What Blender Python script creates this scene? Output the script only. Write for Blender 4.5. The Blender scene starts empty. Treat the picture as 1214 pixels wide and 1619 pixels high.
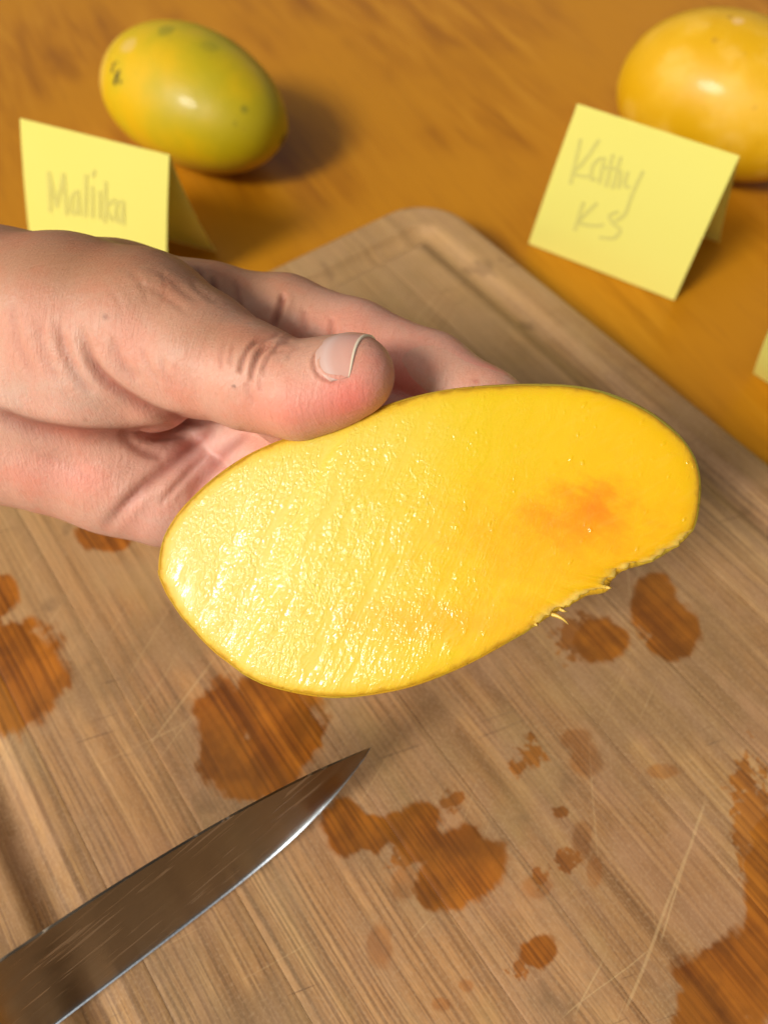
import bpy, bmesh, math, random
import numpy as np
from mathutils import Vector, Matrix
random.seed(7); rng = np.random.default_rng(7)
sc = bpy.context.scene
COL = sc.collection

# ------------------------------------------------------------------ camera
FPX, CAMH, VPY = 1250.0, 0.266, -1240.0           # focal length in photo pixels, height over the table
PITCH = math.atan((809.5 - VPY) / FPX)
FW = np.array([0, math.cos(PITCH), -math.sin(PITCH)])
UP = np.array([0, math.sin(PITCH), math.cos(PITCH)])
RT = np.array([1.0, 0, 0]); CAM = np.array([0, 0, CAMH])
cam_d = bpy.data.cameras.new("camera"); cam = bpy.data.objects.new("camera", cam_d); COL.objects.link(cam)
cam.location = CAM; cam.rotation_euler = (math.pi / 2 - PITCH, 0, 0)
cam_d.sensor_fit = 'VERTICAL'; cam_d.sensor_height = 36.0; cam_d.lens = FPX / 1619 * 36
cam_d.clip_start = 0.01; cam_d.clip_end = 50
cam_d.dof.use_dof = True; cam_d.dof.focus_distance = 0.180; cam_d.dof.aperture_fstop = 10.5
sc.camera = cam

# ------------------------------------------------------------------ world, sun, exposure
SUN = Vector((-0.54, -0.50, 0.66)).normalized()
w = bpy.data.worlds.new("World"); sc.world = w; w.use_nodes = True
nt = w.node_tree; bg = nt.nodes['Background']
sky = nt.nodes.new('ShaderNodeTexSky'); sky.sky_type = 'NISHITA'; sky.sun_disc = False
sky.sun_elevation = math.asin(SUN.z); sky.sun_rotation = math.atan2(SUN.x, SUN.y)
sky.dust_density = 5.0; sky.air_density = 1.0; sky.ozone_density = 0.6
hz = nt.nodes.new('ShaderNodeHueSaturation'); hz.inputs['Saturation'].default_value = 0.30      # hazy, nearly white sky
wb = nt.nodes.new('ShaderNodeMix'); wb.data_type = 'RGBA'; wb.blend_type = 'MULTIPLY'; wb.inputs[0].default_value = 1.0; wb.inputs[7].default_value = (1.0, 0.95, 0.87, 1)
nt.links.new(sky.outputs[0], hz.inputs['Color']); nt.links.new(hz.outputs[0], wb.inputs[6]); nt.links.new(wb.outputs[2], bg.inputs[0]); bg.inputs[1].default_value = 0.10
sl = bpy.data.lights.new("sun", 'SUN'); sl.energy = 2.9; sl.angle = math.radians(14); sl.color = (1.0, 0.95, 0.87)
so = bpy.data.objects.new("sun", sl); COL.objects.link(so); so.rotation_euler = SUN.to_track_quat('Z', 'Y').to_euler()
so.location = (-1, 0, 1)
vs = sc.view_settings; vs.view_transform = 'Standard'; vs.look = 'None'; vs.gamma = 1; vs.exposure = -0.08
sc.render.film_transparent = False

# ------------------------------------------------------------------ helpers
def ray(px, py): return FW + RT * (px - 607) / FPX + UP * (809.5 - py) / FPX
def onz(px, py, z=0.0):
    d = ray(px, py); return CAM + d * ((z - CAM[2]) / d[2])
def atd(px, py, z): return CAM + ray(px, py) * z          # depth in metres

def link(o, parent=None):
    COL.objects.link(o)
    if parent: o.parent = parent
    return o
def tag(o, label=None, cat=None, group=None, kind=None):
    if label: o['label'] = label
    if cat: o['category'] = cat
    if group: o['group'] = group
    if kind: o['kind'] = kind
    return o
def empty(name, loc, rotz=0.0, mat=None):
    o = bpy.data.objects.new(name, None); o.empty_display_size = 0.02
    o.location = loc; o.rotation_euler = (0, 0, rotz)
    if mat is not None: o.matrix_world = mat
    return link(o)
def mesh(name, verts, faces, m, parent=None, smooth=True, loc=None):
    me = bpy.data.meshes.new(name)
    v = np.asarray(verts, dtype=float)
    if loc is not None: v = v - np.asarray(loc)
    if isinstance(faces, np.ndarray):
        me.vertices.add(len(v)); me.vertices.foreach_set("co", v.astype(np.float32).ravel())
        k = faces.shape[1]; n = len(faces)
        me.loops.add(n * k); me.loops.foreach_set("vertex_index", faces.astype(np.int32).ravel())
        me.polygons.add(n); me.polygons.foreach_set("loop_start", np.arange(0, n * k, k, dtype=np.int32))
        me.update(calc_edges=True)
    else:
        me.from_pydata([tuple(a) for a in v], [], faces)
    me.validate()
    me.materials.append(m)
    me.polygons.foreach_set("use_smooth", [smooth] * len(me.polygons)); me.update()
    o = bpy.data.objects.new(name, me)
    if loc is not None: o.location = loc
    return link(o, parent)
def grid_faces(a, b, wrap=False, off=0, flip=False):
    i, j = np.meshgrid(np.arange(a - 1), np.arange(b if wrap else b - 1), indexing='ij')
    j2 = (j + 1) % b
    f = np.stack([i * b + j, i * b + j2, (i + 1) * b + j2, (i + 1) * b + j], -1).reshape(-1, 4) + off
    return f[:, ::-1].copy() if flip else f
def sstep(a, b, x):
    t = np.clip((x - a) / (b - a), 0, 1); return t * t * (3 - 2 * t)
def catmull(P, n, closed=False):
    P = np.asarray(P, float); N = len(P); out = []
    segs = N if closed else N - 1
    for i in range(segs):
        if closed: p = [P[(i + k - 1) % N] for k in range(4)]
        else: p = [P[min(max(i + k - 1, 0), N - 1)] for k in range(4)]
        for t in np.arange(n) / n:
            out.append(0.5 * ((2 * p[1]) + (-p[0] + p[2]) * t + (2 * p[0] - 5 * p[1] + 4 * p[2] - p[3]) * t * t + (-p[0] + 3 * p[1] - 3 * p[2] + p[3]) * t ** 3))
    if not closed: out.append(P[-1])
    return np.array(out)
def noise1(n, scales, seed):
    r = np.random.default_rng(seed); out = np.zeros(n)
    for s, a in scales:
        k = max(int(n / s), 2); c = r.normal(size=k + 1); out += a * np.interp(np.linspace(0, k, n), np.arange(k + 1), c)
    return out

class NT:
    """short-hand for building a Principled material"""
    def __init__(s, name):
        s.m = bpy.data.materials.new(name); s.m.use_nodes = True; s.t = s.m.node_tree
        s.b = s.t.nodes['Principled BSDF']; s.out = s.t.nodes['Material Output']
    def n(s, kind, ins=None, **kw):
        x = s.t.nodes.new('ShaderNode' + kind)
        for k, v in kw.items(): setattr(x, k, v)
        for k, v in (ins or {}).items(): s.put(x.inputs[k], v)
        return x
    def put(s, sock, v):
        if isinstance(v, bpy.types.NodeSocket): s.t.links.new(v, sock)
        elif hasattr(v, 'outputs'): s.t.links.new(v.outputs[0], sock)
        else:
            if isinstance(v, (tuple, list)) and len(v) == 3 and sock.type == 'RGBA': v = (*v, 1)
            sock.default_value = v
    def math(s, op, a, b=0.0, c=0.0, clamp=False):
        x = s.n('Math', operation=op, use_clamp=clamp); s.put(x.inputs[0], a); s.put(x.inputs[1], b)
        if op in ('MULTIPLY_ADD', 'SMOOTH_MIN', 'SMOOTH_MAX'): s.put(x.inputs[2], c)
        return x.outputs[0]
    def vm(s, op, a, b=None):
        x = s.n('VectorMath', operation=op); s.put(x.inputs[0], a)
        if b is not None: s.put(x.inputs[1], b)
        return x.outputs['Value'] if op in ('DOT_PRODUCT', 'LENGTH', 'DISTANCE') else x.outputs[0]
    def mix(s, f, a, b, blend='MIX'):
        x = s.n('Mix', data_type='RGBA', blend_type=blend)
        s.put(x.inputs[0], f); s.put(x.inputs[6], a); s.put(x.inputs[7], b); return x.outputs[2]
    def coords(s, scale=(1, 1, 1), rot=(0, 0, 0), loc=(0, 0, 0), src=None):
        if src is None: src = s.n('TexCoord').outputs['Object']
        if any(rot): src = s.n('Mapping', {'Vector': src, 'Rotation': rot}).outputs[0]       # turn first, stretch after
        return s.n('Mapping', {'Vector': src, 'Scale': scale, 'Location': loc}).outputs[0]
    def noise(s, vec, scale, detail=3, rough=0.55, dist=0.0):
        return s.n('TexNoise', {'Vector': vec, 'Scale': scale, 'Detail': detail, 'Roughness': rough, 'Distortion': dist}).outputs[0]
    def ramp(s, f, stops, interp='LINEAR'):
        x = s.n('ValToRGB', {0: f}); cr = x.color_ramp; cr.interpolation = interp
        while len(cr.elements) < len(stops): cr.elements.new(0.5)
        for e, (p, c) in zip(cr.elements, stops):
            e.position = p; e.color = (*c, 1) if isinstance(c, (tuple, list)) else (c, c, c, 1)
        return x.outputs[0]
    def mr(s, v, a, b, c=0.0, d=1.0, smooth=True):
        x = s.n('MapRange', {'Value': v, 'From Min': a, 'From Max': b, 'To Min': c, 'To Max': d})
        if smooth: x.interpolation_type = 'SMOOTHSTEP'
        return x.outputs[0]
    def bump(s, h, strength=0.5, dist=0.001, nrm=None):
        x = s.n('Bump', {'Height': h, 'Strength': strength, 'Distance': dist})
        if nrm is not None: s.put(x.inputs['Normal'], nrm)
        return x.outputs[0]
    def set(s, **kw):
        names = dict(color='Base Color', rough='Roughness', metal='Metallic', normal='Normal', spec='Specular IOR Level', sss='Subsurface Weight',
                     sssr='Subsurface Radius', ssss='Subsurface Scale', coat='Coat Weight', coatr='Coat Roughness', coatn='Coat Normal', ior='IOR', aniso='Anisotropic')
        for k, v in kw.items(): s.put(s.b.inputs[names[k]], v)
        return s.m

# ------------------------------------------------------------------ table
VDIR = math.atan2(0.80711, -0.59039)          # the board's long direction on the table
def mat_table():
    t = NT("table_varnish"); c = t.coords(rot=(0, 0, -(VDIR - math.radians(8))))
    st = t.coords(scale=(3, 24, 1), src=c)
    g1 = t.noise(st, 3.0, 5, 0.6, 0.6); g2 = t.noise(t.coords(scale=(14, 300, 1), src=c), 2.0, 3); g3 = t.noise(c, 9.0, 3, 0.5)
    col = t.ramp(g1, [(0.28, (0.27, 0.092, 0.001)), (0.5, (0.41, 0.155, 0.002)), (0.72, (0.53, 0.230, 0.010))])
    col = t.mix(t.mr(g3, 0.4, 0.62), col, (0.46, 0.185, 0.004))
    col = t.mix(t.math('MULTIPLY', t.mr(g2, 0.52, 0.7), 0.22), col, (0.22, 0.075, 0.006))
    return t.set(color=col, rough=t.mr(g3, 0.3, 0.7, 0.34, 0.5), spec=.28, coat=.14, coatr=.2, normal=t.bump(g2, 0.15, 0.0006))
def build_table():
    bm = bmesh.new(); bmesh.ops.create_cube(bm, size=1.0)
    bmesh.ops.scale(bm, vec=(1.5, 1.3, 0.032), verts=bm.verts); bmesh.ops.translate(bm, vec=(0.05, 0.42, -0.016), verts=bm.verts)
    bmesh.ops.bevel(bm, geom=list(bm.edges), offset=0.004, segments=3, affect='EDGES')
    me = bpy.data.meshes.new("table"); bm.to_mesh(me); bm.free(); me.materials.append(mat_table())
    o = link(bpy.data.objects.new("table", me))
    tag(o, "honey brown varnished wooden tabletop that the cutting board and the whole mangoes rest on", "table")
build_table()

# ------------------------------------------------------------------ cutting board
BT = 0.020                                     # board top height
ux = np.array([math.cos(VDIR), math.sin(VDIR)]); uy = np.array([-ux[1], ux[0]])
def uw(px, py, z=BT):
    q = onz(px, py, z)[:2]; return np.array([q @ ux, q @ uy])
U1, U0 = 0.2545, -0.150
W1 = 0.0835
def wlo(u): return -0.2185 + 0.006 * (u - 0.08) / 0.13 * (u > -1) * 0.5
RC = 0.026
G0, G1 = 0.0145, 0.0275                          # groove between these distances from the edge
def edge_dist(u, wv):
    """distance inwards from the rounded outline"""
    lo = wlo(u); 
    du = np.minimum(U1 - u, u - U0); dw = np.minimum(W1 - wv, wv - lo)
    a = np.minimum(du, RC); b = np.minimum(dw, RC)
    corner = RC - np.hypot(RC - a, RC - b)
    return np.where((du < RC) & (dw < RC), corner, np.minimum(du, dw))
def board_z(u, wv):
    d = edge_dist(u, wv)
    t = np.clip((d - G0) / (G1 - G0), 0, 1)
    g = np.sin(np.pi * t) ** 0.7 * 0.0036
    rnd = np.where(d < 0.0025, (1 - np.sqrt(np.clip(1 - ((0.0025 - d) / 0.0025) ** 2, 0, 1))) * 0.0025, 0)
    return BT - g - rnd
stains = [  # photo-plane centre, half axes (px) of the juice blots soaked into the wood, softness
    (22, 1062, 84, 92), (10, 1110, 55, 62), (-5, 942, 38, 34), (440, 1115, 72, 88), (352, 1150, 44, 80), (395, 1210, 78, 56), (470, 1165, 42, 48),
    (950, 1012, 42, 38), (906, 1010, 26, 32), (1035, 962, 40, 50), (1062, 1000, 40, 52), (1030, 940, 30, 30),
    (548, 1310, 36, 44), (590, 1318, 40, 34), (630, 1312, 36, 30), (662, 1318, 44, 54), (735, 1362, 66, 60), (700, 1395, 52, 50), (715, 1266, 17, 15), (636, 1350, 22, 34),
    (850, 1505, 32, 28), (822, 1532, 20, 16), (1185, 1290, 26, 80), (1215, 1400, 42, 120), (1150, 1550, 78, 78), (1130, 1640, 80, 60), (1215, 1500, 60, 60), (1175, 1235, 20, 34), 
    (165, 846, 46, 28), (840, 1192, 22, 20), (820, 1210, 16, 12), (838, 1166, 7, 8), (886, 1284, 12, 8), (893, 1362, 20, 18), (857, 1385, 12, 15),]
faint = [(905, 1168, 30, 18), (925, 1200, 26, 30), (920, 1330, 18, 36), (940, 1375, 14, 30), (735, 1558, 14, 12), (700, 1588, 20, 14), (640, 1390, 26, 40), (1050, 1220, 30, 12), (850, 1400, 26, 20), (600, 1500, 26, 40)]
def mat_board():
    t = NT("board_wood"); tc = t.n('TexCoord').outputs['Object']
    inf = t.n('ObjectInfo'); tint = inf.outputs['Color']; rnd = t.math('MULTIPLY', inf.outputs['Random'], 3.0)
    sh = t.vm('ADD', tc, t.n('CombineXYZ', {0: rnd, 1: 0.0, 2: 0.0}).outputs[0])
    warp = t.noise(t.coords(scale=(9, 30, 1), src=sh), 1.0, 2)
    wy = t.math('MULTIPLY', t.math('SUBTRACT', warp, 0.5), 0.005)
    cc = t.vm('ADD', sh, t.n('CombineXYZ', {0: 0.0, 1: wy, 2: 0.0}).outputs[0])
    fine = t.noise(t.coords(scale=(6, 1000, 1), src=cc), 1.0, 1, 0.4)
    mid = t.noise(t.coords(scale=(6, 210, 1), src=cc), 1.0, 4, 0.6)
    big = t.noise(t.coords(scale=(7, 26, 1), src=sh), 1.0, 3)
    pale = t.noise(tc, 55.0, 4, 0.6); fib = t.noise(t.coords(scale=(220, 1500, 1), src=cc), 1.0, 2, 0.6); spk = t.noise(tc, 1100.0, 2, .6)
    veil = t.noise(t.coords(scale=(30, 110, 1), src=tc), 1.0, 4, .6)
    col = t.ramp(mid, [(0.28, (0.25, 0.122, 0.043)), (0.5, (0.46, 0.252, 0.104)), (0.72, (0.62, 0.37, 0.165))])
    col = t.mix(1.0, col, tint, 'MULTIPLY')
    lines = t.mr(fine, 0.47, 0.60)
    vis = t.mr(big, 0.35, 0.65, 0.50, 1.0)
    col = t.mix(t.math('MULTIPLY', lines, vis), col, t.mix(0.72, col, (0.12, 0.052, 0.018)))
    col = t.mix(t.math('MULTIPLY', t.mr(big, 0.5, 0.75), 0.35), col, (0.48, 0.34, 0.17))
    col = t.mix(t.math('MULTIPLY', t.mr(pale, 0.42, 0.72), 0.36), col, (0.46, 0.27, 0.15))
    col = t.mix(t.math('MULTIPLY', t.mr(t.noise(tc, 26.0, 3), 0.50, 0.66), 0.6), col, (0.25, 0.145, 0.060))
    grain = col
    col = t.mix(t.math('MULTIPLY', t.mr(veil, .45, .68), .42), col, (0.39, 0.225, 0.115))
    col = t.mix(t.mr(fib, .3, .7, .0, .30), col, (0.17, 0.085, 0.035))
    col = t.mix(t.mr(spk, .45, .75, .0, .28), col, (0.55, 0.37, 0.20))
    hue = t.noise(t.coords(scale=(18, 40, 1), loc=(3, 7, 0), src=tc), 1.0, 3, .6)
    col = t.mix(t.math('MULTIPLY', t.mr(hue, .54, .70), .28), col, (0.43, 0.275, 0.095))
    col = t.mix(t.math('MULTIPLY', t.mr(hue, .48, .36), .25), col, (0.44, 0.225, 0.11))
    ub = t.n('SeparateXYZ', {0: tc}).outputs[0]
    col = t.mix(t.mr(t.math('ADD', ub, t.math('MULTIPLY', t.math('SUBTRACT', pale, .5), .15)), .07, .22, 0., .4), col, (0.44, 0.275, 0.11))
    col = t.mix(t.mr(t.math('ADD', t.noise(tc, 48.0, 3), t.math('MULTIPLY', ub, .35)), .66, .76, 0., .5), col, (0.17, 0.095, 0.04))
    # knife scratches: thin, in several directions, broken up
    brk = t.noise(tc, 38.0, 2)
    hs = None
    sd = uw(985, 1612) - uw(1120, 1255); sa = math.atan2(sd[1], sd[0])
    for k, (ang, sc_, th) in enumerate([(0, 900, .66), (9, 1100, .67), (-11, 1000, .68), (28, 1100, .69), (-32, 950, .70)]):
        n_ = t.noise(t.coords(scale=(11, sc_, 1), rot=(0, 0, -(sa + math.radians(ang))), loc=(k, k * 2.1, 0), src=tc), 1.0, 1, 0.4)
        s_ = t.mr(n_, th, th + 0.09)
        s_ = t.math('MULTIPLY', s_, t.mr(t.noise(t.coords(loc=(k * .37, 0, 0), src=tc), 17.0, 2), 0.52, 0.68))
        hs = s_ if hs is None else t.math('MAXIMUM', hs, s_)
    for (a, b_, wd) in [((1120, 1255), (985, 1612), 0.00045), ((1100, 1300), (1040, 1500), .0003), ((960, 1500), (905, 1619), .0003), ((640, 1500), (690, 1440), .0002), ((1040, 1490), (880, 1619), .0002)]:
        A = uw(*a); B = uw(*b_); d = B - A; L = np.hypot(*d); d /= L; nrm = np.array([-d[1], d[0]])
        p = t.vm('SUBTRACT', tc, (float(A[0]), float(A[1]), 0.0))
        al = t.vm('DOT_PRODUCT', p, (float(d[0]), float(d[1]), 0.0)); ac = t.math('ABSOLUTE', t.math('ADD', t.vm('DOT_PRODUCT', p, (float(nrm[0]), float(nrm[1]), 0.0)), t.math('MULTIPLY', t.math('SUBTRACT', brk, .5), .002)))
        on = t.math('MULTIPLY', t.mr(al, 0.0, 0.008), t.mr(al, L - 0.006, L, 1.0, 0.0))
        hs = t.math('MAXIMUM', hs, t.math('MULTIPLY', t.math('MULTIPLY', on, t.mr(ac, wd * .4, wd * 1.3, 1.0, 0.0)), 1.1), clamp=True)
    col = t.mix(t.math('MULTIPLY', hs, 0.36), col, (0.64, 0.43, 0.20))
    # dark hairline nicks
    nk = t.noise(t.coords(scale=(22, 480, 1), rot=(0, 0, -(sa - .7)), src=tc), 1.0, 1)
    nkm = t.math('MULTIPLY', t.mr(nk, 0.70, 0.74), t.mr(t.noise(tc, 31.0, 1), 0.5, 0.62))
    col = t.mix(t.math('MULTIPLY', nkm, 0.55), col, (0.10, 0.05, 0.025))
    # juice blots: outlines follow the grain
    ft = t.noise(t.coords(scale=(60, 420, 1), src=tc), 1.0, 3, 0.6); fr = t.noise(tc, 120.0, 3, 0.5)
    def blots(lst, k=0.10):
        best = None
        for (x, y, rx, ry) in lst:
            c = uw(x, y); a = uw(x + rx, y) - c; b_ = uw(x, y + ry) - c
            M = np.linalg.inv(np.array([a, b_]).T)
            p = t.vm('SUBTRACT', tc, (float(c[0]), float(c[1]), 0.0))
            q = t.n('CombineXYZ', {0: t.vm('DOT_PRODUCT', p, (float(M[0, 0]), float(M[0, 1]), 0.0)), 1: t.vm('DOT_PRODUCT', p, (float(M[1, 0]), float(M[1, 1]), 0.0)), 2: 0.0}).outputs[0]
            d = t.vm('LENGTH', q)
            best = d if best is None else t.math('SMOOTH_MIN', best, d, k)
        return best
    wob = t.math('ADD', t.math('MULTIPLY', t.math('SUBTRACT', ft, .5), 0.40), t.math('MULTIPLY', t.math('SUBTRACT', fr, .5), 1.15))
    d1 = t.math('ADD', blots([b_ for b_ in stains if b_[2] >= 30]), wob); wet = t.mr(d1, 0.84, 1.12, 1.0, 0.0)
    fs_ = t.noise(tc, 330.0, 3, .6)
    d3 = t.math('ADD', t.math('ADD', blots([b_ for b_ in stains if b_[2] < 30], .3), t.math('MULTIPLY', wob, .8)), t.math('MULTIPLY', t.math('SUBTRACT', fs_, .5), 3.4)); wet = t.math('MAXIMUM', wet, t.mr(d3, 0.7, 1.25, .85, 0.0))
    d2 = t.math('ADD', blots(faint), wob); damp = t.math('MULTIPLY', t.mr(d2, 0.6, 1.1, 1.0, 0.0), 0.5)
    wm = t.math('MAXIMUM', wet, damp)
    wetc = t.mix(1.0, grain, t.mix(t.mr(t.noise(tc, 75., 3), .36, .62), (0.55, 0.31, 0.045), (0.86, 0.50, 0.07)), 'MULTIPLY')
    col = t.mix(t.math('MULTIPLY', wm, 0.95), col, wetc)
    h = t.math('ADD', t.math('MULTIPLY', fine, -0.5), t.math('MULTIPLY', hs, -0.4))
    h = t.math('ADD', h, t.math('MULTIPLY', nkm, -0.6))
    nb = t.bump(h, 0.35, 0.0004)
    return t.set(color=col, rough=t.mr(wm, 0, 1, 0.62, 0.30), normal=nb, spec=t.mr(wm, 0, 1, 0.35, 0.5))
def build_board():
    m = mat_board()
    root = empty("cutting_board", (0, 0, 0), VDIR)
    tag(root, "worn wooden cutting board with rounded corner, juice groove and dark wet juice blots", "cutting board")
    seams = [-0.214, -0.1665, -0.130, -0.0965, -0.0520, -0.0262, 0.0190, 0.0480, W1]
    tints = [(.92, .90, .80), (.80, .76, .66), (.92, .92, .80), (.80, .74, .64), (1.0, .93, .84), (1.08, 1.0, .90), (.95, .90, .80), (1.0, .98, .84), (1.10, 1.06, .92)]
    seams = [None] + seams[1:]
    us = np.concatenate([np.linspace(U0, U0 + .034, 40)[:-1], np.linspace(U0 + .034, U1 - .034, 60)[:-1], np.linspace(U1 - .034, U1, 50)])
    for k in range(len(seams) - 1):
        hi = seams[k + 1]
        nw = 34
        rows = []
        for u in us:
            lo = wlo(u) if seams[k] is None else seams[k]
            # clip by the rounded corners
            def lim(u_):
                du = min(U1 - u_, u_ - U0)
                if du >= RC: return 0.0
                return RC - math.sqrt(max(RC * RC - (RC - max(du, 0)) ** 2, 0))
            c = lim(u); a = max(lo, wlo(u) + c); b = min(hi, W1 - c)
            if b - a < 1e-5: b = a + 1e-5
            ws = a + (b - a) * (0.5 - 0.5 * np.cos(np.linspace(0, np.pi, nw))) * 1.0 if (k in (0, len(seams) - 2)) else np.linspace(a, b, nw)
            gap = 0.00005
            ws = np.clip(ws, a + (gap if seams[k] is not None else 0), b - (gap if k < len(seams) - 2 else 0))
            zz = board_z(u * np.ones(nw), ws)
            # eased edges at each glue line
            for s_ in ([seams[k]] if seams[k] is not None else []) + ([hi] if k < len(seams) - 2 else []):
                zz = zz - 0.00016 * np.exp(-((ws - s_) / 0.0005) ** 2)
            rows.append(np.stack([u * np.ones(nw), ws, zz], -1))
        top = np.array(rows); A, B = top.shape[:2]
        bot = top.copy(); bot[..., 2] = 0.0004
        v = np.concatenate([top.reshape(-1, 3), bot.reshape(-1, 3)])
        f = [grid_faces(A, B, flip=True), grid_faces(A, B, off=A * B)]
        N = A * B
        def wall(idx, flip):
            idx = np.array(idx); q = np.stack([idx[:-1], idx[1:], idx[1:] + N, idx[:-1] + N], -1); return q[:, ::-1] if flip else q
        f += [wall(np.arange(A) * B, True), wall(np.arange(A) * B + B - 1, False), wall(np.arange(B), False), wall((A - 1) * B + np.arange(B), True)]
        o = mesh("stave", v, np.concatenate(f), m, root)
        o.data.shade_smooth() if hasattr(o.data, 'shade_smooth') else None
        me = o.data
        es = me.attributes.get("sharp_edge") or me.attributes.new("sharp_edge", 'BOOLEAN', 'EDGE')
        bm = bmesh.new(); bm.from_mesh(me); bm.normal_update()
        bmesh.ops.recalc_face_normals(bm, faces=bm.faces)
        for e in bm.edges:
            if len(e.link_faces) == 2 and e.calc_face_angle(0) > 0.9: e.smooth = False
        bm.to_mesh(me); bm.free()
        o.color = (*tints[k], 1)
build_board()

# ------------------------------------------------------------------ mango half
ZM = 0.176
mc = atd(680, 855, ZM)
mn = CAM - mc; mn /= np.linalg.norm(mn)
mn = mn - RT * 0.06; mn /= np.linalg.norm(mn)
mx = RT - mn * (RT @ mn); mx /= np.linalg.norm(mx); my = np.cross(mn, mx)
def mloc(px, py):
    d = ray(px, py); t = ((mc - CAM) @ mn) / (d @ mn); p = CAM + d * t - mc
    return np.array([p @ mx, p @ my])
OUT = [(246, 901), (252, 857), (271, 820), (297, 790), (334, 757), (378, 727), (423, 705), (475, 688), (527, 674), (560, 662), (593, 648), (645, 631), (704, 618), (764, 611), (823, 608), (882, 608.5),
       (934, 615), (986, 631), (1031, 654), (1068, 683), (1094, 716), (1106, 753), (1106, 795), (1096, 835), (1068, 862), (1031, 884), (988, 897), (964, 917), (958, 932), (930, 938), (897, 955), (862, 975), (823, 1001),
       (764, 1035), (704, 1064), (645, 1085), (586, 1097), (527, 1102), (475, 1096), (423, 1083), (378, 1061), (334, 1027), (304, 998), (274, 961), (256, 931)]
outl = catmull(np.array([mloc(*p) for p in OUT]), 24, True)
NO = len(outl)
outp = catmull(np.array(OUT, float), 24, True)
rag = sstep(800, 880, outp[:, 0]) * sstep(820, 850, outp[:, 1]) 
nrm2 = np.roll(outl, -1, 0) - np.roll(outl, 1, 0); nrm2 = np.stack([-nrm2[:, 1], nrm2[:, 0]], -1); nrm2 /= np.linalg.norm(nrm2, axis=1)[:, None] + 1e-12
if ((outl + nrm2 * .001) ** 2).sum() < (outl ** 2).sum(): nrm2 = -nrm2
outr = outl + nrm2 * (noise1(NO, [(3, .00022), (8, .0004), (20, .0004)], 3) * rag + noise1(NO, [(14, .00006), (40, .00012)], 4))[:, None]
TH = 0.029
oang = np.arctan2(outl[:, 1], outl[:, 0]); osrt = np.argsort(oang)
def backz(px, py):
    """depth behind the cut plane of the skin, along the face normal"""
    p = mloc(px, py); a = math.atan2(p[1], p[0]); r = np.interp(a, oang[osrt], np.hypot(*outl.T)[osrt], period=2 * math.pi)
    s = min(np.hypot(*p) / r, 1.0); return TH * math.sqrt(max(1 - s ** 2.5, 0))
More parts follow.
